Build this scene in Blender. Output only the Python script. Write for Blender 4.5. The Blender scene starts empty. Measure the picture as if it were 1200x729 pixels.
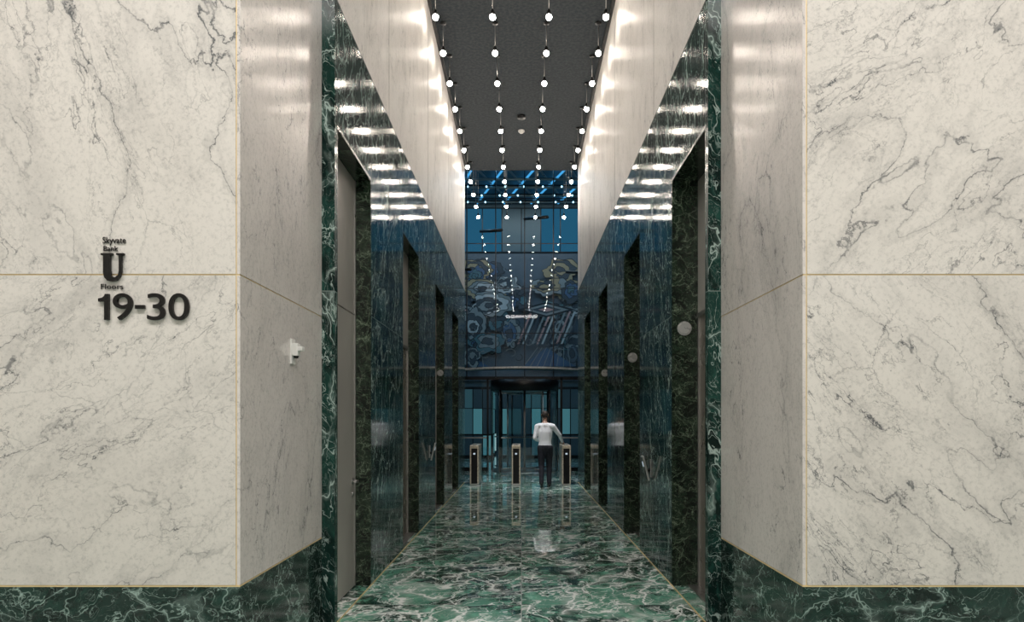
import bpy, bmesh, math, random
from mathutils import Vector, Matrix, noise
random.seed(4)
S=bpy.context.scene
S.view_settings.view_transform='Standard'
S.view_settings.look='None'
S.view_settings.exposure=0.0
F=800.0; VX=611.0; VY=492.0; CH=1.6
def P(px,py,d): return Vector(((px-VX)*d/F, d, CH+(VY-py)*d/F))

# ---------------------------------------------------------------- materials
class NT:
    def __init__(s,name):
        s.m=bpy.data.materials.new(name); s.m.use_nodes=True
        s.t=s.m.node_tree; s.n=s.t.nodes; s.n.clear()
        s.out=s.n.new('ShaderNodeOutputMaterial')
    def node(s,typ,ins=None,**kw):
        nd=s.n.new(typ)
        for k,v in kw.items(): setattr(nd,k,v)
        if ins:
            for k,v in ins.items():
                if isinstance(v,bpy.types.NodeSocket): s.t.links.new(v,nd.inputs[k])
                else: nd.inputs[k].default_value=v
        return nd
    def math(s,op,a,b=0.0,c=0.0,clamp=False):
        nd=s.node('ShaderNodeMath',{0:a,1:b,2:c},operation=op); nd.use_clamp=clamp; return nd.outputs[0]
    def vmath(s,op,a,b=(0,0,0)):
        nd=s.node('ShaderNodeVectorMath',{0:a,1:b},operation=op); return nd.outputs[0]
    def scale(s,a,f):
        nd=s.node('ShaderNodeVectorMath',{0:a,'Scale':f},operation='SCALE'); return nd.outputs[0]
    def noise(s,vec,scale,detail=4,rough=.5,dist=0.0):
        return s.node('ShaderNodeTexNoise',{'Vector':vec,'Scale':scale,'Detail':detail,'Roughness':rough,'Distortion':dist})
    def ramp(s,f,a,b,lo=0.0,hi=1.0,smooth=True):
        nd=s.node('ShaderNodeMapRange',{0:f,1:a,2:b,3:lo,4:hi}); nd.clamp=True
        if smooth: nd.interpolation_type='SMOOTHSTEP'
        return nd.outputs[0]
    def mix(s,f,a,b):
        nd=s.node('ShaderNodeMix',data_type='RGBA')
        for k,v in ((0,f),(6,a),(7,b)):
            if isinstance(v,bpy.types.NodeSocket): s.t.links.new(v,nd.inputs[k])
            else: nd.inputs[k].default_value=v if k==0 else (*v,1) if len(v)==3 else v
        return nd.outputs[2]
    def vein(s,vec,scale,width,detail=8,rough=.55,dist=0.0):
        n=s.noise(vec,scale,detail,rough,dist).outputs[0]
        a=s.math('ABSOLUTE',s.math('SUBTRACT',n,.5))
        return s.ramp(a,0.0,width,1.0,0.0)
    def finish(s,col,rough=.5,metal=0.0,bump=None,bs=.1,bd=.01,ior=1.5,**kw):
        ins={'Base Color':col if isinstance(col,bpy.types.NodeSocket) else (*col,1),'Roughness':rough,'Metallic':metal,'IOR':ior}
        for k,v in kw.items(): ins[k.replace('_',' ')]=v
        p=s.node('ShaderNodeBsdfPrincipled',ins)
        if bump is not None:
            b=s.node('ShaderNodeBump',{'Height':bump,'Strength':bs,'Distance':bd})
            s.t.links.new(b.outputs[0],p.inputs['Normal'])
        s.t.links.new(p.outputs[0],s.out.inputs[0]); return s.m

def plain(name,col,rough=.5,metal=0.0,var=.12,sc=20,**kw):
    t=NT(name); tc=t.node('ShaderNodeTexCoord').outputs['Object']
    n=t.noise(tc,sc,4).outputs[0]
    c=t.mix(n,tuple(x*(1-var) for x in col),tuple(min(1,x*(1+var)) for x in col))
    r=t.ramp(n,.3,.7,rough*.85,min(1,rough*1.15))
    return t.finish(c,r,metal,**kw)

def white_marble(name,off,ang,dens=1.0,base=(.70,.664,.628),rough=.12,streak=0.0,dark=(.12,.123,.128),ior=1.42):
    t=NT(name); tc=t.node('ShaderNodeTexCoord').outputs['Object']
    tc0=tc
    r1=t.node('ShaderNodeMapping',{'Vector':tc,'Location':off,'Rotation':(ang*.5,ang,0)}).outputs[0]
    mp=t.vmath('MULTIPLY',r1,(1.0,1.0,.42))
    w=t.scale(t.vmath('SUBTRACT',t.noise(mp,1.1,3,.5).outputs[1],(.5,.5,.5)),.55)
    w2=t.scale(t.vmath('SUBTRACT',t.noise(r1,9,5,.7).outputs[1],(.5,.5,.5)),.07)
    v=t.vmath('ADD',t.vmath('ADD',mp,w),w2)
    m1=t.ramp(t.noise(mp,.8,3).outputs[0],.36,.64)
    m2=t.ramp(t.noise(t.vmath('ADD',mp,(7,3,1)),1.5,4).outputs[0],.38,.60)
    m3=t.ramp(t.noise(t.vmath('ADD',mp,(2,13,6)),1.9,4).outputs[0],.36,.58)
    mh=t.ramp(t.noise(v,9,4,.6).outputs[0],.34,.60,.3,1.0)
    v1=t.math('MULTIPLY',t.vein(v,1.5,.0046,4,.50),t.math('ADD',t.math('MULTIPLY',m1,.64),.22))
    halo=t.math('MULTIPLY',t.vein(v,1.5,.045,8,.6),t.math('MULTIPLY',m1,.17))
    v2=t.math('MULTIPLY',t.vein(t.vmath('ADD',v,(3.1,9,4)),2.8,.0062,4,.55),t.math('MULTIPLY',m2,.78))
    vo=t.node('ShaderNodeTexVoronoi',{'Vector':t.vmath('ADD',v,(6.1,1,8)),'Scale':3.2},feature='DISTANCE_TO_EDGE').outputs[0]
    v5=t.math('MULTIPLY',t.ramp(vo,0.0,.009,1.0,0.0),t.math('MULTIPLY',m3,.42))
    v3=t.math('MULTIPLY',t.vein(t.vmath('ADD',v,(13.1,2,8)),5.0,.010,5,.6),t.math('MULTIPLY',m3,.5))
    v4=t.math('MULTIPLY',t.vein(t.vmath('ADD',v,(1.1,12,3)),10,.014,5,.6),t.math('MULTIPLY',m2,.32))
    cl=t.math('MULTIPLY',t.ramp(t.noise(v,2.2,10,.68).outputs[0],.45,.75),.24)
    sp=t.math('MULTIPLY',t.ramp(t.noise(r1,42,6,.72).outputs[0],.46,.75),.30)
    tot=t.math('ADD',v1,v2); tot=t.math('ADD',tot,v3); tot=t.math('ADD',tot,v4); tot=t.math('ADD',tot,v5); tot=t.math('MULTIPLY',tot,mh); tot=t.math('ADD',tot,halo)
    tot=t.math('MULTIPLY',tot,dens)
    tot=t.math('ADD',tot,cl); tot=t.math('ADD',tot,sp,clamp=True)
    warm=t.mix(t.noise(mp,1.1,4).outputs[0],base,tuple(x*y for x,y in zip(base,(.93,.91,.88))))
    c=t.mix(tot,warm,dark)
    if streak:
        sm=t.node('ShaderNodeMapping',{'Vector':tc0,'Scale':(1,26,2.0)}).outputs[0]
        bump=t.noise(sm,1.0,2).outputs[0]
        return t.finish(c,rough,0,bump,streak,.004,ior=ior)
    return t.finish(c,rough,ior=ior)

def green_marble(name,tile=None,dark=(.004,.016,.013),mid=(.016,.075,.056),vein=(.30,.46,.40),rough=.07,vs=1.0,vw=1.0,axes='XY',streak=0.0,off=(0,0,0),vstr=1.0,stretch=(1,.55,1),ior=1.5,warp=.9):
    t=NT(name); tc=t.node('ShaderNodeTexCoord').outputs['Object']
    tc=t.vmath('ADD',tc,off)
    src=tc; seam=None
    if tile:
        sx=t.node('ShaderNodeSeparateXYZ',{0:tc})
        a=sx.outputs[axes[0]]; b=sx.outputs[axes[1]]
        u=t.math('DIVIDE',a,tile[0]); w=t.math('DIVIDE',b,tile[1])
        fu=t.math('FLOOR',u); fw=t.math('FLOOR',w)
        wn=t.node('ShaderNodeTexWhiteNoise',{'Vector':t.node('ShaderNodeCombineXYZ',{0:fu,1:fw}).outputs[0]})
        src=t.vmath('ADD',tc,t.scale(wn.outputs[1],30))
        def edge(x,L):
            f=t.math('FRACT',x); d=t.math('MINIMUM',f,t.math('SUBTRACT',1.0,f))
            return t.math('LESS_THAN',t.math('MULTIPLY',d,L),.003)
        seam=t.math('MAXIMUM',edge(u,tile[0]),edge(w,tile[1]))
    r1=t.node('ShaderNodeMapping',{'Vector':src,'Rotation':(.35,.3,.6),'Scale':(vs,vs,vs)}).outputs[0]
    mp=t.vmath('MULTIPLY',r1,stretch)
    w1=t.scale(t.vmath('SUBTRACT',t.noise(mp,1.6,4,.55).outputs[1],(.5,.5,.5)),warp)
    v=t.vmath('ADD',mp,w1)
    cloud=t.noise(v,1.7,8,.64).outputs[0]
    base=t.mix(t.ramp(cloud,.42,.60),dark,mid)
    base=t.mix(t.ramp(t.noise(v,7,6,.6).outputs[0],.47,.72),base,tuple(min(1,x*1.6) for x in mid))
    vo=t.node('ShaderNodeTexVoronoi',{'Vector':v,'Scale':1.9},feature='DISTANCE_TO_EDGE').outputs[0]
    k1=t.math('MULTIPLY',t.ramp(vo,0.0,.016*vw,1.0,0.0),t.ramp(t.noise(mp,2.0,3).outputs[0],.34,.54))
    k1b=t.math('MULTIPLY',t.ramp(vo,0.0,.09*vw,1.0,0.0),t.ramp(t.noise(mp,3.0,6).outputs[0],.42,.68))
    k2=t.vein(v,1.5,.0065*vw,5,.56)
    k3=t.math('MULTIPLY',t.vein(t.vmath('ADD',v,(4,7,1)),3.4,.009*vw,4,.56),.6)
    k5=t.math('MULTIPLY',t.vein(t.vmath('ADD',v,(9,2,5)),8,.016*vw,4,.58),.15)
    s=t.math('ADD',t.math('MULTIPLY',k1,.95),t.math('MULTIPLY',k2,.9)); s=t.math('ADD',s,k3); s=t.math('ADD',s,k5); s=t.math('ADD',s,t.math('MULTIPLY',k1b,.4))
    s=t.math('MULTIPLY',s,vstr,clamp=True)
    c=t.mix(s,base,vein)
    if seam is not None: c=t.mix(seam,c,tuple(x*.5 for x in vein))
    if streak:
        sm=t.node('ShaderNodeMapping',{'Vector':tc,'Scale':(1,22,1.5)}).outputs[0]
        bump=t.noise(sm,1.0,2).outputs[0]
        return t.finish(c,rough,0,bump,streak,.004,ior=ior)
    return t.finish(c,rough,ior=ior)

def emit(name,col,st):
    t=NT(name)
    e=t.node('ShaderNodeEmission',{0:(*col,1),1:st}); t.t.links.new(e.outputs[0],t.out.inputs[0]); return t.m
def glass(name,tint,refl=1.0,rough=0.0,ior=1.5):
    t=NT(name)
    tr=t.node('ShaderNodeBsdfTransparent',{0:(*tint,1)})
    gl=t.node('ShaderNodeBsdfGlossy',{'Color':(1,1,1,1),'Roughness':rough})
    fr=t.node('ShaderNodeFresnel',{'IOR':ior}).outputs[0]
    f=t.math('MULTIPLY',fr,refl,clamp=True)
    mx=t.node('ShaderNodeMixShader',{0:f,1:tr.outputs[0],2:gl.outputs[0]})
    t.t.links.new(mx.outputs[0],t.out.inputs[0]); return t.m

M={}
M['wA']=white_marble('carrara_left_upper',(2,0,5),.35,.9)
M['wB']=white_marble('carrara_left_lower',(9,3,1),-.9,.85)
M['wC']=white_marble('carrara_right_upper',(14,1,3),-.8,.85)
M['wD']=white_marble('carrara_right_lower',(21,6,2),.75,1.15)
M['wR']=white_marble('carrara_reveal',(5,11,2),.3,.8,base=(.70,.655,.635),rough=.17,streak=.15,ior=1.38)
M['wU']=white_marble('carrara_corridor',(8,1,12),.3,.7,base=(.62,.60,.585),rough=.46,ior=1.38)
M['gW']=green_marble('verde_wall',(50,2.6),axes='YZ',vs=1.5,streak=.10,rough=.085,dark=(.003,.013,.011),mid=(.011,.044,.035),vein=(.40,.50,.46),stretch=(1,1,.5),ior=1.30)
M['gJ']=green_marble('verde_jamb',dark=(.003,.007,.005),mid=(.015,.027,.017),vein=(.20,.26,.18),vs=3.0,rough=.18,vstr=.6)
M['gB']=green_marble('verde_base',vs=1.6,rough=.1,dark=(.003,.010,.008),mid=(.008,.026,.020),vein=(.30,.40,.36),vstr=.75)
M['gF']=green_marble('verde_floor',(1.45,1.55),dark=(.012,.040,.028),mid=(.115,.30,.215),vein=(.95,.98,.95),vs=1.05,vw=2.0,rough=.03,off=(0,.3,0),ior=1.7,stretch=(1,.75,1),warp=.7)
M['ceil']=plain('ceiling_paint',(.011,.018,.024),.85)
M['black']=plain('black_metal',(.012,.012,.013),.35,.6)
M['steel']=plain('brushed_steel',(.45,.44,.43),.32,.9,sc=6)
M['door']=plain('door_steel',(.52,.49,.46),.35,.35,sc=3)
M['eldoor']=plain('elevator_bronze',(.34,.30,.265),.3,.5,sc=3)
M['brass']=plain('brass_joint',(.85,.66,.36),.4,.35)
M['joint']=plain('dark_joint',(.02,.03,.028),.5)
M['bronze']=plain('bronze_trim',(.68,.58,.46),.3,.5)
M['sign']=plain('sign_metal',(.035,.034,.033),.22,.85)
M['white']=plain('white_plastic',(.75,.74,.71),.35)
M['disc']=plain('disc_metal',(.44,.44,.43),.3,.3)
M['bulb']=emit('bulb_glow',(1,.90,.78),120)
M['gls']=glass('facade_glass',(.74,.87,.92),.26)
M['gls2']=glass('clear_glass',(.80,.92,.95),.8)
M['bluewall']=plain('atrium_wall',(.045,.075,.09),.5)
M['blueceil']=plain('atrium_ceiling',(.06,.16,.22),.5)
M['shirt']=plain('shirt_cotton',(.90,.91,.95),.8,sc=14,var=.03)
M['trouser']=plain('trouser_wool',(.012,.013,.022),.8,sc=14)
M['skin']=plain('skin',(.38,.22,.16),.5)
M['hair']=plain('hair',(.03,.022,.017),.7,sc=60)
M['shoe']=plain('shoe_leather',(.01,.01,.01),.3)
M['screen']=emit('reader_light',(.75,.9,1.0),.6)

# ---------------------------------------------------------------- geometry helpers
def link(o,parent=None):
    S.collection.objects.link(o)
    if parent: o.parent=parent
    return o
def empty(name,loc=(0,0,0)):
    e=bpy.data.objects.new(name,None); e.location=loc; e.empty_display_size=.1; S.collection.objects.link(e); return e
class B:
    def __init__(s): s.bm=bmesh.new(); s.mats=[]
    def mi(s,k):
        if k not in s.mats: s.mats.append(k)
        return s.mats.index(k)
    def _tag(s,geom,k,smooth=False):
        i=s.mi(k)
        for f in set(f for v in geom for f in v.link_faces): f.material_index=i; f.smooth=smooth
    def box(s,x0,x1,y0,y1,z0,z1,k,bev=0):
        r=bmesh.ops.create_cube(s.bm,size=1)['verts']
        bmesh.ops.scale(s.bm,vec=(abs(x1-x0),abs(y1-y0),abs(z1-z0)),verts=r)
        bmesh.ops.translate(s.bm,vec=((x0+x1)/2,(y0+y1)/2,(z0+z1)/2),verts=r)
        s._tag(r,k)
        if bev:
            es=list(set(e for v in r for e in v.link_edges))
            q=bmesh.ops.bevel(s.bm,geom=es,offset=bev,segments=2,affect='EDGES',profile=.7)
            i=s.mi(k)
            for f in q['faces']: f.material_index=i
        return r
    def cyl(s,p0,p1,r0,r1,k,seg=16,smooth=True,sy=1.0):
        p0=Vector(p0);p1=Vector(p1);d=p1-p0
        r=bmesh.ops.create_cone(s.bm,cap_ends=True,segments=seg,radius1=r0,radius2=r1,depth=d.length)['verts']
        m=Matrix.Translation((p0+p1)/2)@d.to_track_quat('Z','Y').to_matrix().to_4x4()
        bmesh.ops.transform(s.bm,matrix=m,verts=r); s._tag(r,k,smooth); return r
    def sph(s,c,r,k,seg=12,sc=(1,1,1)):
        q=bmesh.ops.create_uvsphere(s.bm,u_segments=seg,v_segments=max(6,seg*2//3),radius=r)['verts']
        bmesh.ops.scale(s.bm,vec=sc,verts=q); bmesh.ops.translate(s.bm,vec=c,verts=q); s._tag(q,k,True); return q
    def poly(s,pts,k):
        vs=[s.bm.verts.new(p) for p in pts]; f=s.bm.faces.new(vs); f.material_index=s.mi(k); return f
    def obj(s,name,parent=None):
        me=bpy.data.meshes.new(name); s.bm.normal_update(); s.bm.to_mesh(me); s.bm.free()
        for k in s.mats: me.materials.append(M[k])
        return link(bpy.data.objects.new(name,me),parent)

XC=1.45; XR=1.55; D1=3.76; D2=5.30; DE=17.5
ZB=.685; ZJ=2.40; ZG=4.90; ZC=8.10; ZO=3.93
# ---------------------------------------------------------------- floor
b=B(); b.box(-9,9,-4,28.4,-.2,0,'gF'); b.obj('floor')

# ---------------------------------------------------------------- front marble walls
for s,nm,mu,ml in ((-1,'left','wA','wB'),(1,'right','wC','wD')):
    b=B()
    def sx(a,c): return (min(s*a,s*c),max(s*a,s*c))
    g=.004
    for (z0,z1,k) in ((ZB+g,ZJ-g,ml),(ZJ+g,5.0-g,mu),(5.0+g,ZC,ml)):
        x0,x1=sx(XR+.024,6.5); b.box(x0,x1,D1,D1+.1,z0,z1,k)
        x0,x1=sx(XR,XR+.018); b.box(x0,x1,D1+.003,D2,z0,z1,'wR')
    x0,x1=sx(XR+.004,6.5); b.box(x0,x1,D1+.005,D2,ZB,ZC,'brass')
    b.obj('wall_'+nm)
    b=B(); x0,x1=sx(XR,6.5); b.box(x0,x1,D1,D2,0,ZB-.006,'gB')
    b.box(x0,x1,D1+.001,D2,ZB-.006,ZB,'brass'); b.obj('baseboard_'+nm)

# ---------------------------------------------------------------- corridor walls
OP=[(5.37,6.60),(8.35,9.67),(11.5,12.85),(14.3,15.7)]
for s,nm,rec in ((-1,'left',.15),(1,'right',.25)):
    def sx(a,c): return (min(s*a,s*c),max(s*a,s*c))
    b=B(); xa,xb=sx(XC,XC+.6)
    ys=[D2+.001]+[v for o in OP for v in o]+[DE]
    for i in range(0,len(ys),2):
        b.box(xa,xb,ys[i],ys[i+1],0,ZO,'gW')
    b.box(xa,xb,D2+.001,DE,ZO,ZG,'gW')
    b.box(*sx(XC+.0,XC+.6),D2+.001,DE,ZG,ZC,'wU')
    j0,j1=sx(XC-.0015,XC+.01)
    for y0 in (7.48,10.6,13.6,16.6): b.box(j0,j1,y0-.003,y0+.003,0,ZC,'joint')
    for o in OP:
        for y0 in o: b.box(j0,j1,y0-.003,y0+.003,ZO,ZG,'joint')
    b.box(j0,j1,D2,DE,ZG-.006,ZG+.006,'joint')
    b.box(*sx(XC-.004,XC+.002),D2,DE-.01,0,.012,'brass')
    b.obj('wall_corridor_'+nm)
    b=B()
    for (y0,y1) in OP:
        x0,x1=sx(XC+.001,XC+rec+.05)
        b.box(x0,x1,y1-.02,y1-.001,0,ZO-.001,'gJ')
        b.box(x0,x1,y0+.001,y0+.02,0,ZO-.001,'gJ')
        b.box(x0,x1,y0+.02,y1-.02,ZO-.03,ZO-.001,'gJ')
    b.obj('trim_door_surround_'+nm)

def elevator(s,y0,y1,rec,name):
    b=B(); X=XC+rec
    def sx(a,c): return (min(s*a,s*c),max(s*a,s*c))
    ya,yb=y0+.025,y1-.025; mid=(ya+yb)/2
    b.box(*sx(X,X+.04),ya,yb,2.62,ZO-.035,'door')
    b.box(*sx(X-.012,X+.04),ya,yb,2.58,2.62,'steel')
    b.box(*sx(X+.01,X+.04),ya,mid-.003,.012,2.58,'eldoor')
    b.box(*sx(X+.01,X+.04),mid+.003,yb,.012,2.58,'eldoor')
    b.box(*sx(X-.10,X+.04),ya,yb,.001,.012,'steel')
    b.box(*sx(X-.005,X+.04),ya,ya+.03,.012,2.58,'steel')
    b.box(*sx(X-.005,X+.04),yb-.03,yb,.012,2.58,'steel')
    return b.obj(name)
b=B(); X=XC+.15; y0,y1=OP[0]; ya,yb=y0+.025,y1-.025
b.box(-X-.04,-X,ya,yb,.01,2.60,'door',.003)
b.box(-X-.04,-X,ya,yb,2.612,ZO-.035,'door',.003)
b.box(-X-.04,-X+.006,yb-.025,yb,.005,ZO-.035,'steel')
b.cyl((-X,yb-.12,1.02),(-X+.06,yb-.12,1.02),.013,.013,'steel')
b.cyl((-X+.055,yb-.12,1.02),(-X+.055,yb-.26,1.02),.011,.010,'steel')
b.cyl((-X,yb-.12,1.02),(-X+.008,yb-.12,1.02),.032,.032,'steel')
b.cyl((-X,yb-.12,.90),(-X+.012,yb-.12,.90),.022,.022,'steel')
for z in (.3,1.3,2.3): b.cyl((-X+.008,ya+.01,z-.06),(-X+.008,ya+.01,z+.06),.009,.009,'steel')
b.obj('door_1')
n=2
for s,rec in ((-1,.15),(1,.25)):
    for i,(y0,y1) in enumerate(OP):
        if s==-1 and i==0: continue
        elevator(s,y0,y1,rec,'door_%d'%n); n+=1

def lantern(x,y,z,r):
    b=B(); b.cyl((x,y,z),(x,y-.012,z),r,r,'disc',32); b.cyl((x,y-.012,z),(x,y-.018,z),r*.86,r*.80,'disc',32)
    for f in b.bm.faces: f.smooth=False
    return b.obj('elevator_indicator')
for i in range(3): lantern(XC+.12,OP[i][1]-.021,2.48,.068)
lantern(-XC-.075,OP[2][1]-.021,2.48,.06)

def kiosk(s,y,z):
    b=B(); X=s*(XC-.003)
    def sx(a,c): return (min(X-s*a,X-s*c),max(X-s*a,X-s*c))
    b.box(*sx(0,.012),y-.045,y+.045,z-.10,z+.10,'steel',.004)
    b.cyl((X-s*.01,y,z-.02),(X-s*.05,y,z-.02),.02,.02,'black')
    r=b.box(-.011,.011,-.055,.055,-.14,.14,'steel',.004)
    r=[v for v in b.bm.verts if abs(v.co.x)<.02 and abs(v.co.y)<.08 and abs(v.co.z)<.17]
    q=b.box(.0115,.014,-.046,.046,-.128,.128,'black')
    q2=b.box(.0145,.016,-.025,.025,.02,.08,'screen')
    allv=list(set(r+list(q)+list(q2)))
    m=Matrix.Translation((X-s*.062,y,z))@Matrix.Rotation(s*math.radians(-14),4,'Y')@Matrix.Scale(-1 if s>0 else 1,4,(1,0,0))
    bmesh.ops.transform(b.bm,matrix=m,verts=allv)
    bmesh.ops.recalc_face_normals(b.bm,faces=b.bm.faces)
    return b.obj('elevator_call_panel')
kiosk(1,7.63,1.06); kiosk(-1,10.75,1.10)

b=B(); y=4.61; z=2.06
b.box(-XR,-XR+.012,y-.04,y+.04,z-.085,z+.085,'white',.004)
b.box(-XR+.010,-XR+.05,y-.032,y+.032,z-.03,z+.055,'white',.008)
b.box(-XR+.045,-XR+.078,y-.026,y+.026,z+.005,z+.035,'white',.006)
b.cyl((-XR+.03,y,z-.028),(-XR+.03,y,z-.045),.018,.012,'black')
b.obj('wall_sensor')

# ---------------------------------------------------------------- sign
sign=empty('wall_sign',P(170,340,D1))
def text(body,px0,px1,py0,py1,name,offset=0,ext=.012,shear=0):
    cu=bpy.data.curves.new(name,'FONT'); cu.body=body; cu.size=1; cu.offset=offset; cu.extrude=.05; cu.align_x='LEFT'; cu.shear=shear
    o=bpy.data.objects.new(name,cu); S.collection.objects.link(o)
    bpy.context.view_layer.update()
    me=bpy.data.meshes.new_from_object(o.evaluated_get(bpy.context.evaluated_depsgraph_get()))
    bpy.data.objects.remove(o)
    xs=[v.co.x for v in me.vertices]; ys=[v.co.y for v in me.vertices]
    a=P(px0,py1,D1); c=P(px1,py0,D1)
    for v in me.vertices:
        u=(v.co.x-min(xs))/(max(xs)-min(xs)); w=(v.co.y-min(ys))/(max(ys)-min(ys)); d=(v.co.z+.05)/.1
        v.co=Vector((a.x+(c.x-a.x)*u,D1-.003-ext*d,a.z+(c.z-a.z)*w))-sign.location
    me.materials.clear(); me.materials.append(M['sign']); 
    link(bpy.data.objects.new(name,me),sign)
def polysign(pts,name,ext=.014):
    b=B()
    def W(px,py):
        p=P(px,py,D1); return Vector((p.x,D1-.003,p.z))-sign.location
    f=b.poly([W(x,y) for x,y in pts],'sign')
    r=bmesh.ops.extrude_face_region(b.bm,geom=[f]); vs=[g for g in r['geom'] if isinstance(g,bmesh.types.BMVert)]
    bmesh.ops.translate(b.bm,vec=(0,-ext,0),verts=vs); bmesh.ops.recalc_face_normals(b.bm,faces=b.bm.faces)
    b.obj(name,sign)
polysign([(125,345),(129.5,345),(129.5,375.5),(124,375.5),(124,354),(117,354),(117,350.3),(121.5,349.4),(124,347.5)],'numeral_1')
text('9',134,157,344.3,375.7,'numeral_9',.0,.014)
text('3',174,195,344.3,375.7,'numeral_3',.0,.014)
text('0',199,223,344.3,375.7,'numeral_0',.0,.014)
polysign([(160,358),(171,358),(171,362.3),(160,362.3)],'dash')
text('Skyvate',121,148,278,288,'lettering_top',.0,.004)
text('Bank',122,139,288.5,294.5,'lettering_mid',.0,.004)
text('Floors',119,145,333,339,'lettering_floors',.0,.004)
polysign([(120,297.5),(134,297.5),(134,299.5),(131.0,300.3),(131.0,318),(132,323),(134.5,325.5),(137,325.5),(140,323),(141.2,318),(141.2,300.3),(138,299.5),(138,297.5),(147,297.5),(147,299.5),(144.2,300.3),(144.2,319),(142.5,325),(138.5,329.5),(133,330.5),(127.5,329.5),(124,325.5),(122.8,320),(122.8,300.3),(120,299.5)],'letter_U')

# ---------------------------------------------------------------- ceilings
b=B(); b.box(-1.44,1.44,-4,DE+.3,ZC,ZC+.15,'ceil')
b.box(-6.5,-1.44,-4,D1,ZC,ZC+.15,'ceil'); b.box(1.44,6.5,-4,D1,ZC,ZC+.15,'ceil')
b.obj('ceiling')
b=B()
for s in (-1,1):
    b.box(min(s*1.40,s*1.449),max(s*1.40,s*1.449),D2,DE+.2,ZC-.05,ZC-.001,'black')
b.obj('trim_ceiling')
yd=800*6.5/339
b=B(); b.cyl((0,yd,ZC),(0,yd,ZC-.03),.07,.07,'white',24); b.cyl((0,yd,ZC-.03),(0,yd,ZC-.06),.05,.035,'white',24)
b.obj('smoke_detector')

# pendants
b=B(); HL=7.6
y=800*6/472.
rows=[y+1.005*i for i in range(-5,11)]
for y in rows:
    for x in (-1.28,-.43,.41,1.26):
        top=ZC if y<DE+.25 else 10.6
        b.cyl((x,y,HL+.09),(x,y,top),.006,.006,'steel',6)
        b.cyl((x,y,HL+.026),(x,y,HL+.11),.040,.022,'black',12)
        if y<DE+.25: b.cyl((x,y,ZC-.02),(x,y,ZC-.0005),.05,.05,'black',12)
        b.sph((x,y,HL),.044,'bulb',12)
b.obj('pendant_lights')

# ---------------------------------------------------------------- camera-side lobby shell
b=B(); b.box(-6.5,6.5,-4.2,-4,0,ZC,'wU'); b.obj('wall_back')
b=B(); b.box(-6.7,-6.5,-4,D1+.1,0,ZC,'wU'); b.obj('wall_lobby_left')
b=B(); b.box(6.5,6.7,-4,D1+.1,0,ZC,'wU'); b.obj('wall_lobby_right')
def area(name,loc,sx_,sy_,pw,col,rot=(0,0,0)):
    l=bpy.data.lights.new(name,'AREA'); l.shape='RECTANGLE'; l.size=sx_; l.size_y=sy_; l.energy=pw; l.color=col
    o=bpy.data.objects.new(name,l); o.location=loc; o.rotation_euler=rot; S.collection.objects.link(o)
    return o
for x in (-3.6,0,3.6):
    area('lobby_fill_area',(x,.0,ZC-.06),2.0,1.2,285,(1,.965,.92))  # unseen area lamps added to light the front walls softly

# added fill spot with made-up housing, brightens the man and turnstiles
b=B(); b.cyl((.0,14.6,ZC),(.0,14.6,ZC-.05),.09,.09,'black',24); b.obj('fill_spot_housing')
l=bpy.data.lights.new('fill_spot','SPOT'); l.energy=1500; l.spot_size=math.radians(34); l.spot_blend=.8; l.color=(.95,.97,1); l.shadow_soft_size=.07
o=bpy.data.objects.new('fill_spot',l); o.location=(.0,14.6,ZC-.08); S.collection.objects.link(o)
o.rotation_euler=(Vector((.4,16.6,.9))-o.location).to_track_quat('-Z','Y').to_euler()

# ---------------------------------------------------------------- hall / atrium beyond
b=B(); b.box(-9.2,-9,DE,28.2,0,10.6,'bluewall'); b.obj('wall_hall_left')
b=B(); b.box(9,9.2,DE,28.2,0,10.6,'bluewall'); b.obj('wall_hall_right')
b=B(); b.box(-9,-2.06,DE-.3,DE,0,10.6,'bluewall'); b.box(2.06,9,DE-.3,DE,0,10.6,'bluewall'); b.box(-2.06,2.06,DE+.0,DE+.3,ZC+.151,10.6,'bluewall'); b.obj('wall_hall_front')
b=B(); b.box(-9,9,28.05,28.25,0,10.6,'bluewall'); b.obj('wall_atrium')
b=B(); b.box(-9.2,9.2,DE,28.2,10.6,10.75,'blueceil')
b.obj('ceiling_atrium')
M['blue_led']=emit('blue_led',(.45,.8,1.0),4.0)
M['shop']=emit('added_pane_glow',(.09,.25,.28),.65)
M['glow_pane_dim']=emit('added_pane_dim',(.04,.10,.12),.65)
M['glow_pane_pale']=emit('added_pane_pale',(.50,.66,.64),1.0)
M['clear_hi']=emit('clerestory_glow',(.03,.15,.26),.7)
M['truss_glow']=emit('truss_bar_glow',(.08,.42,.80),1.1)  # emission for truss bars, imitates blue light falling on them
b=B()
for i in range(-8,9):
    b.cyl((i*1.1,22,10.45),(i*1.1+1.8,27.9,10.45),.04,.04,'steel',8)
    b.cyl((i*1.1,22,10.45),(i*1.1-1.8,27.9,10.45),.04,.04,'truss_glow',8)  # these bars glow to stand for blue-lit steel
for yy in (24.9,25.8,26.7,27.5):
    b.cyl((-8.8,yy,10.38),(8.8,yy,10.38),.05,.05,'steel',8)
b.obj('ceiling_truss')
b=B()
for yy in (25.4,26.4,27.2):
    for i in range(-12,13): b.cyl((i*.7+.15*math.sin(yy*9),yy,10.25),(i*.7+.15*math.sin(yy*9),yy,10.30),.03,.03,'blue_led',10)
for yy in (25.4,26.4,27.2): b.box(-8.6,8.6,yy-.02,yy+.02,10.30,10.34,'black')
b.obj('atrium_downlights')
for x in (-4,0,4):
    area('atrium_fill_area',(x,23.3,10.3),2.0,1.0,95,(.40,.72,1.0))  # blue area lamps added out of view to light the atrium
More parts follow.
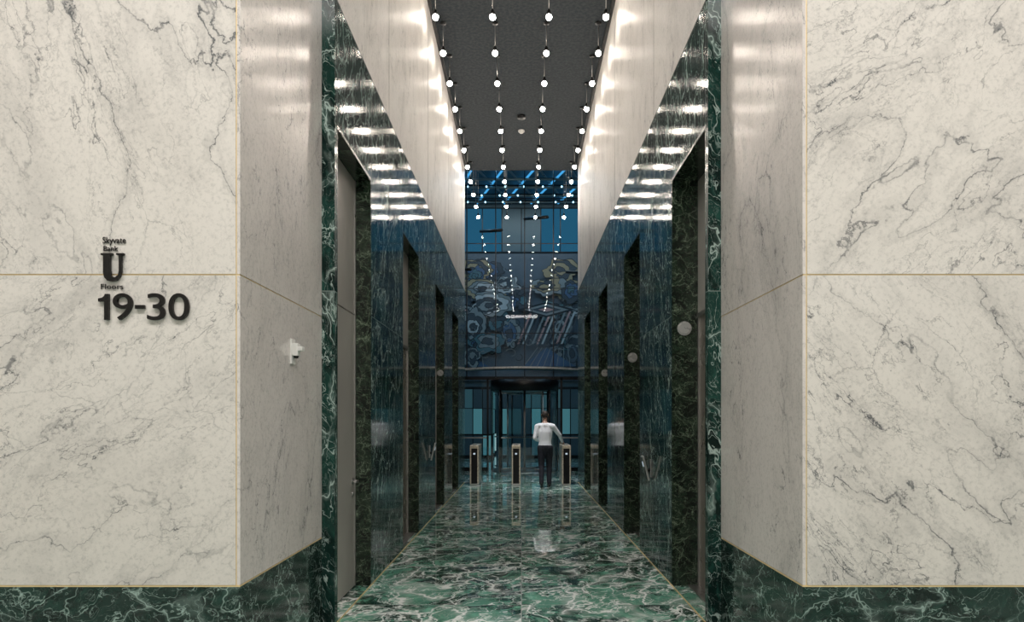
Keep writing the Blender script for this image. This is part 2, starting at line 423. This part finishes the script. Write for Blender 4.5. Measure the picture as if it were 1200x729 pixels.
area('hall_area_light',(-5,19.3,10.4),1.5,1.0,80,(.5,.78,1.0)); area('hall_area_light',(5,19.3,10.4),1.5,1.0,80,(.5,.78,1.0))  # bluish area lamps below the hall ceiling, no fixture modelled
b=B()
b.box(-8,8,28.0,28.04,.0,2.95,'black')  # added wall of self-glowing panes, stands for street light seen through glass
rw=random.Random(8)
for i in range(-20,20):
    x0=i*.4+.03
    for (z0,z1,pr) in ((.15,.95,.25),(1.02,2.05,.5),(2.08,2.85,.4)):
        h=rw.random()
        b.box(x0,x0+.36,27.985,28.0,z0,z1,'shop' if h<pr*.4 else ('glow_pane_dim' if h<pr else ('glow_pane_pale' if h>.98 else 'bluewall')))
b.obj('glow_pane_wall')
b=B(); b.box(-8,8,28.0,28.04,8.45,10.3,'black')
for i in range(-10,10):
    for (z0,z1) in ((8.5,10.25),):
        h=rw.random(); b.box(i*.8+.02,i*.8+.78,27.985,28.0,z0,z1,'clear_hi' if h<.55 else 'bluewall')
b.obj('window_3')

# mural
def mc(name,c): M[name]=plain(name,c,.6,0,var=.35,sc=3)
mc('m_bg',(.06,.078,.10)); mc('m_line',(.006,.008,.012)); mc('m_yel',(.25,.19,.11)); mc('m_pink',(.36,.20,.19)); mc('m_white',(.36,.36,.36)); mc('m_blue',(.04,.08,.15)); mc('m_teal',(.05,.11,.13)); mc('m_grey',(.17,.185,.19)); mc('m_dark',(.03,.038,.05))
b=B(); b.box(-6,6,27.96,28.04,3.2,8.4,'m_bg'); LY=[27.958]
def mp(px,py):
    return Vector((max(-5.98,min(5.98,(px-611)*.035)),LY[0],max(3.22,1.6+(492-py)*.035)))
def flat(pts,k,adv=True):
    if adv: LY[0]-=.0004
    b.poly([mp(*p) for p in pts],k)
def ring(cx,cy,rx,ry,n,amp,ph):
    out=[]
    for i in range(60):
        a=i*2*math.pi/60
        q=noise.noise(Vector((1.5*math.cos(a)+ph*3.1,1.5*math.sin(a)+n*1.7,ph)))*amp*4+noise.noise(Vector((4*math.cos(a)+ph,4*math.sin(a),n)))*amp*2
        out.append((cx+rx*(1+q)*math.cos(a),cy+ry*(1+q)*math.sin(a)))
    return out
def swirl(cx,cy,rx,ry,cols,n=7,amp=.12,ph=0):
    L=len(cols)
    for i,k in enumerate(cols):
        f=1-i/L; dx=rx*.12*math.sin(ph+i); dy=ry*.12*math.cos(ph+i*1.3)
        flat(ring(cx+dx,cy+dy,rx*f+.8,ry*f+.8,n,amp,ph+i*.15),'m_line'); flat(ring(cx+dx,cy+dy,rx*f,ry*f,n,amp,ph+i*.15),k)
def stroke(pts,w,k):
    LY[0]-=.0002
    for (x0,y0),(x1,y1) in zip(pts[:-1],pts[1:]):
        dx,dy=x1-x0,y1-y0; L=math.hypot(dx,dy)+1e-6; nx,ny=-dy/L*w/2,dx/L*w/2
        flat([(x0+nx,y0+ny),(x1+nx,y1+ny),(x1-nx,y1-ny),(x0-nx,y0-ny)],k,False)
rr=random.Random(11)
for o in (-101,101,0):
    for i in range(10): swirl(o+rr.uniform(555,670),rr.uniform(320,422),rr.uniform(8,18),rr.uniform(7,14),[rr.choice(['m_blue','m_teal','m_dark','m_bg']) for _ in range(3)],rr.randint(5,9),.14,rr.uniform(0,6))
    swirl(566+o,340,24,11,['m_yel','m_grey','m_white','m_dark'],9,.10,.5); swirl(592+o,334,15,9,['m_white','m_grey','m_dark','m_white'],8,.12,1)
    swirl(575+o,358,24,13,['m_grey','m_white','m_dark','m_grey','m_dark'],7,.10,2); swirl(556+o,382,14,17,['m_grey','m_dark','m_white','m_dark'],7,.10,3)
    swirl(572+o,402,17,12,['m_teal','m_grey','m_dark'],6,.12,1); swirl(553+o,418,11,11,['m_grey','m_dark','m_grey'],7,.12,0)
    swirl(598+o,392,10,16,['m_grey','m_blue','m_dark'],5,.12,2); swirl(656+o,318,20,12,['m_yel','m_dark','m_yel','m_dark'],9,.12,.2)
    swirl(640+o,337,22,9,['m_grey','m_yel','m_dark','m_yel'],8,.12,1.3); swirl(668+o,342,11,12,['m_dark','m_blue','m_teal'],6,.12,.7)
    for i in range(11):
        x=606+o+i*5.6; flat([(x,404),(x+2.4,404),(x+18,366),(x+15.6,366)],('m_pink','m_white','m_dark','m_grey')[i%4])
    for j in range(4): 
        r=1-j*.24; flat([(640+o-34*r,364),(640+o,364-9*r),(640+o+34*r,364),(640+o,364+9*r)],('m_line','m_grey','m_dark','m_pink')[j])
    flat([(612+o,430),(640+o,408),(674+o,430)],'m_blue')
    for i in range(8): stroke([(612+o+i*8,432),(630+o+i*5,408)],.8,'m_grey')
    for i in range(40):
        cx,cy=rr.uniform(550,672)+o,rr.uniform(315,425); r0=rr.uniform(3,8); a=rr.uniform(0,6)
        stroke([(cx+r0*(1-t*.07)*math.cos(a+t*.5),cy+r0*(1-t*.07)*.8*math.sin(a+t*.5)) for t in range(9)],.7,rr.choice(['m_line','m_line','m_grey']))
b.obj('mural')
area('mural_wash_light',(0,26.4,10.1),6,.2,80,(1,.98,.96),(math.radians(25),0,0))

# glass facade
YF=21.3
fac=empty('window_1',(0,YF,0))
b=B()
def fb(x0,x1,z0,z1,k,y0=-.03,y1=.03): b.box(x0,x1,y0,y1,z0,z1,k)
xs=[-8.9,-7.1,-5.3,-4.0,-2.65,-1.05,1.25,2.85,4.2,5.5,7.2,8.9]
for x in xs:
    fb(x-.03,x+.03,0,2.92,'black')
for x in [v*.9+.1 for v in range(-9,10)]:
    fb(x-.014,x+.014,2.92,10.55,'black',-.10,.04)
fb(-8.9,8.9,2.84,2.95,'black')
for z in (4.3,5.7,7.1,8.5,9.7): fb(-8.9,8.9,z-.011,z+.011,'black',-.01,.01)
for a_,c_ in zip(xs[:-1],xs[1:]):
    if a_==-1.05: continue
    fb(a_,c_,.0,.12,'black'); fb(a_,c_,1.02,1.06,'steel'); fb((a_+c_)/2-.02,(a_+c_)/2+.02,.12,2.84,'black')
for (x,z) in ((-.95,7.5),(.45,7.9),(-1.9,6.3),(1.8,6.2)):
    b.cyl((x-.35,.5,z+.12),(x+.35,-.5,z-.12),.05,.05,'black',8)
    b.cyl((x,-.02,z),(x,.15,z),.03,.03,'steel',8)
N=24
for i in range(N):
    t0=-1+2*i/N; t1=-1+2*(i+1)/N
    x0,x1=t0*3.2,t1*3.2; h0=3.0+.16*(1-t0*t0); h1=3.0+.16*(1-t1*t1); y0=-.12-.5*(1-t0*t0); y1=-.12-.5*(1-t1*t1)
    b.poly([(x0,y0,h0),(x1,y1,h1),(x1,y1,h1+.06),(x0,y0,h0+.06)],'disc')
    b.poly([(x0,y0,h0),(x1,y1,h1),(x1,-.01,h1),(x0,-.01,h0)],'black')
b.obj('frame',fac)
b=B()
b.poly([(-8.9,0,2.95),(8.9,0,2.95),(8.9,0,10.55),(-8.9,0,10.55)],'gls')
b.poly([(-8.9,0,.1),(-1.05,0,.1),(-1.05,0,2.88),(-8.9,0,2.88)],'gls')
b.poly([(1.25,0,.1),(8.9,0,.1),(8.9,0,2.88),(1.25,0,2.88)],'gls')
b.obj('glazing',fac)

rd=empty('revolving_door',(.1,YF,0))
b=B(); R=1.02
b.cyl((0,0,2.50),(0,0,2.82),R+.04,R+.04,'black',48)
b.cyl((0,0,0.0005),(0,0,.015),R+.02,R+.02,'steel',48)
b.cyl((0,0,.015),(0,0,2.50),.035,.035,'steel',12)
for sgn in (0,math.pi):
    for e in (-.75,0,.75):
        a=sgn+e; b.cyl((R*math.cos(a),R*math.sin(a),.015),(R*math.cos(a),R*math.sin(a),2.50),.03,.03,'black',8)
for q in range(4):
    a=math.radians(35)+q*math.pi/2; c,s_=math.cos(a),math.sin(a)
    for z in (.1,1.05,2.42): b.cyl((.03*c,.03*s_,z),(.95*c,.95*s_,z),.022,.022,'steel',8)
    b.cyl((.95*c,.95*s_,.05),(.95*c,.95*s_,2.45),.025,.025,'steel',8)
b.obj('frame',rd)
b=B()
for q in range(4):
    a=math.radians(35)+q*math.pi/2; c,s_=math.cos(a),math.sin(a)
    b.poly([(.03*c,.03*s_,.08),(.95*c,.95*s_,.08),(.95*c,.95*s_,2.42),(.03*c,.03*s_,2.42)],'gls2')
for sgn in (0,math.pi):
    N=12
    for i in range(N):
        a0=sgn-.75+1.5*i/N; a1=sgn-.75+1.5*(i+1)/N
        b.poly([(R*math.cos(a0),R*math.sin(a0),.02),(R*math.cos(a1),R*math.sin(a1),.02),(R*math.cos(a1),R*math.sin(a1),2.50),(R*math.cos(a0),R*math.sin(a0),2.50)],'gls2')
b.obj('glazing',rd)

for x in (-1.15,-.13,1.10):
    e=empty('security_turnstile',(x,16.65,0)); b=B(); w=.105
    b.box(-w,w,0,1.25,.0,.04,'steel',.004)
    b.box(-w,-w+.03,0,1.25,.04,.94,'bronze',.003); b.box(w-.03,w,0,1.25,.04,.94,'bronze',.003)
    b.box(-w+.03,w-.03,.015,1.235,.04,.90,'black')
    b.box(-w,w,-.005,1.255,.94,.975,'bronze',.008)
    b.box(-w+.03,w-.03,.005,.016,.90,.94,'bronze')
    b.box(-.025,.025,.008,.0149,.75,.79,'screen',.002)
    b.box(-.05,.05,.12,.30,.975,.985,'black',.002)
    b.obj('cabinet',e)
    b=B()
    for s in (-1,1):
        if abs(x+s*.5)>1.35: continue
        b.box(min(s*w,s*.46),max(s*w,s*.46),.62,.632,.2,.9,'gls2')
    if len(b.bm.verts): b.obj('barrier_glass',e)
    else: b.bm.free()

# ---------------------------------------------------------------- man
man=empty('man',(.56,16.18,0))
def capsule(bm,p0,p1,r0,r1,sc=(1,1,1),n=14):
    p0=Vector(p0);p1=Vector(p1); L=(p1-p0).length
    steps=max(2,int(L/.02)+1)
    for i in range(steps+1):
        f=i/steps; c=p0.lerp(p1,f); r=r0+(r1-r0)*f
        q=bmesh.ops.create_icosphere(bm,subdivisions=2,radius=r)['verts']
        bmesh.ops.scale(bm,vec=sc,verts=q); bmesh.ops.translate(bm,vec=c,verts=q)
def remesh(bm,name,vox,smooth,matfn,mats):
    me=bpy.data.meshes.new('tmp'); bm.to_mesh(me); bm.free()
    o=bpy.data.objects.new('tmp',me); S.collection.objects.link(o)
    m=o.modifiers.new('r','REMESH'); m.mode='VOXEL'; m.voxel_size=vox; m.use_smooth_shade=True
    m=o.modifiers.new('s','SMOOTH'); m.iterations=smooth; m.factor=.5
    bpy.context.view_layer.update()
    r=bpy.data.meshes.new_from_object(o.evaluated_get(bpy.context.evaluated_depsgraph_get()))
    bpy.data.objects.remove(o); r.name=name
    r.materials.clear()
    for k in mats: r.materials.append(M[k])
    for p in r.polygons: p.material_index=matfn(p.center); p.use_smooth=True
    return link(bpy.data.objects.new(name,r),man)
bm=bmesh.new()
c=capsule
c(bm,(0,0,.95),(0,0,1.06),.165,.155,(1,.70,1))
c(bm,(0,0,1.06),(0,.01,1.30),.155,.185,(1,.66,1))
c(bm,(0,.01,1.30),(0,.0,1.42),.185,.15,(1,.62,.9))
c(bm,(-.14,.0,1.455),(.14,.0,1.455),.07,.07,(1,1,1))
c(bm,(0,0,1.46),(0,.01,1.50),.10,.075)
c(bm,(0,.01,1.50),(0,.03,1.60),.058,.055)
RS,RE,RW=(.185,0,1.44),(.35,.10,1.24),(.43,.32,1.065)
LS,LE,LW=(-.185,0,1.44),(-.245,-.05,1.17),(-.17,.18,1.10)
for s_,e_,w_ in ((RS,RE,RW),(LS,LE,LW)):
    c(bm,s_,e_,.068,.052); c(bm,e_,w_,.052,.034)
for hip,kn,an in (((.095,0,.93),(.10,.06,.50),(.10,.02,.10)),((-.09,0,.93),(-.085,-.01,.50),(-.09,-.16,.13))):
    c(bm,hip,kn,.102,.072); c(bm,kn,an,.072,.058)
def mf(p):
    if p.z>1.525: return 2
    if p.z<1.0 and abs(p.x)<.24: return 1
    return 0
remesh(bm,'body',.011,6,mf,['shirt','trouser','skin'])
bm=bmesh.new()
hc=Vector((0,.045,1.705))
c(bm,hc+Vector((0,-.012,.02)),hc+Vector((0,.015,.0)),.088,.085,(.88,1.02,1.12))
c(bm,hc+Vector((0,.03,-.06)),hc+Vector((0,.055,-.085)),.055,.038)
c(bm,hc+Vector((0,.095,.0)),hc+Vector((0,.112,-.022)),.010,.014)
c(bm,hc+Vector((-.02,.088,-.055)),hc+Vector((.02,.088,-.055)),.009,.009)
for s_ in (-1,1):
    c(bm,hc+Vector((s_*.082,-.002,.018)),hc+Vector((s_*.078,.005,-.022)),.017,.010,(.5,1,1))
    c(bm,hc+Vector((s_*.045,.085,.022)),hc+Vector((s_*.015,.090,.022)),.008,.008)
    c(bm,hc+Vector((s_*.031,.080,.003)),hc+Vector((s_*.030,.080,.003)),.013,.013)
def hf(p):
    q=Vector(p)-hc
    if abs(q.x)>.078 and -.04<q.z<.04 and q.y>-.03: return 0
    if q.z>.055 and q.y<.075 : return 1
    if q.z>-.05 and q.y<-.005: return 1
    return 0
remesh(bm,'head',.006,3,hf,['skin','hair'])
b=B()
for s_ in (-1,1): b.sph(hc+Vector((s_*.031,.092,.004)),.006,'black',8)
b.obj('eyes',man)
def hand(w,fdir,up,side,curl,name):
    bm=bmesh.new(); w=Vector(w); fd=Vector(fdir).normalized(); up=Vector(up); up=(up-fd*up.dot(fd)).normalized(); rt=fd.cross(up)*side
    for k in (-.028,-.01,.01,.028):
        capsule(bm,w+rt*k*.6,w+fd*.085+rt*k,.017,.014)
    for k,L in ((-.031,.062),(-.011,.075),(.010,.080),(.031,.070)):
        a=w+fd*.085+rt*k; p1=a+(fd*.9-up*curl*.4)*L*.45; p2=p1+(fd*.75-up*curl*.8)*L*.32; p3=p2+(fd*.5-up*curl)*L*.25
        capsule(bm,a,p1,.0095,.009); capsule(bm,p1,p2,.009,.008); capsule(bm,p2,p3,.008,.007)
    a=w+fd*.03+rt*.035; p1=a+fd*.03+rt*.028-up*.005; p2=p1+fd*.032+rt*.008-up*.008
    capsule(bm,a,p1,.013,.011); capsule(bm,p1,p2,.010,.008)
    remesh(bm,name,.004,2,lambda p:0,['skin'])
hand(RW,(.12,.6,-.22),(0,.3,1),-1,.5,'hand_right')
hand(LW,(.5,.6,.15),(0,-.3,1),1,1.0,'hand_left')
b=B()
b.cyl((0,.01,1.515),(0,.016,1.535),.066,.060,'shirt',20)
b.box(-.10,-.03,.255,.263,1.12,1.23,'black',.003)
b.obj('collar_and_phone',man)
def shoe(x,y,z,pitch,name):
    bm=bmesh.new()
    capsule(bm,(x,y-.05,z+.045),(x,y+.06,z+.04),.046,.042,(.85,1,1))
    capsule(bm,(x,y+.06,z+.035),(x,y+.17,z+.028),.043,.030,(1,1,.85))
    bmesh.ops.rotate(bm,cent=(x,y+.16,z),matrix=Matrix.Rotation(pitch,3,'X'),verts=bm.verts)
    for v in bm.verts: v.co.z=max(v.co.z,.003)
    remesh(bm,name,.007,2,lambda p:0,['shoe'])
shoe(.105,.02,0,0,'shoe_right'); shoe(-.09,-.16,.0,math.radians(-14),'shoe_left')

# ---------------------------------------------------------------- world & camera
w=bpy.data.worlds.new('World'); S.world=w; w.use_nodes=True
w.node_tree.nodes['Background'].inputs[0].default_value=(.02,.06,.10,1); w.node_tree.nodes['Background'].inputs[1].default_value=.3
cam=bpy.data.cameras.new('Camera'); cam.lens=24; cam.sensor_width=36; cam.sensor_fit='HORIZONTAL'
cam.shift_x=-11/1200; cam.shift_y=(VY-364.5)/1200
co=bpy.data.objects.new('Camera',cam); co.location=(0,0,CH); co.rotation_euler=(math.pi/2,0,0); S.collection.objects.link(co); S.camera=co
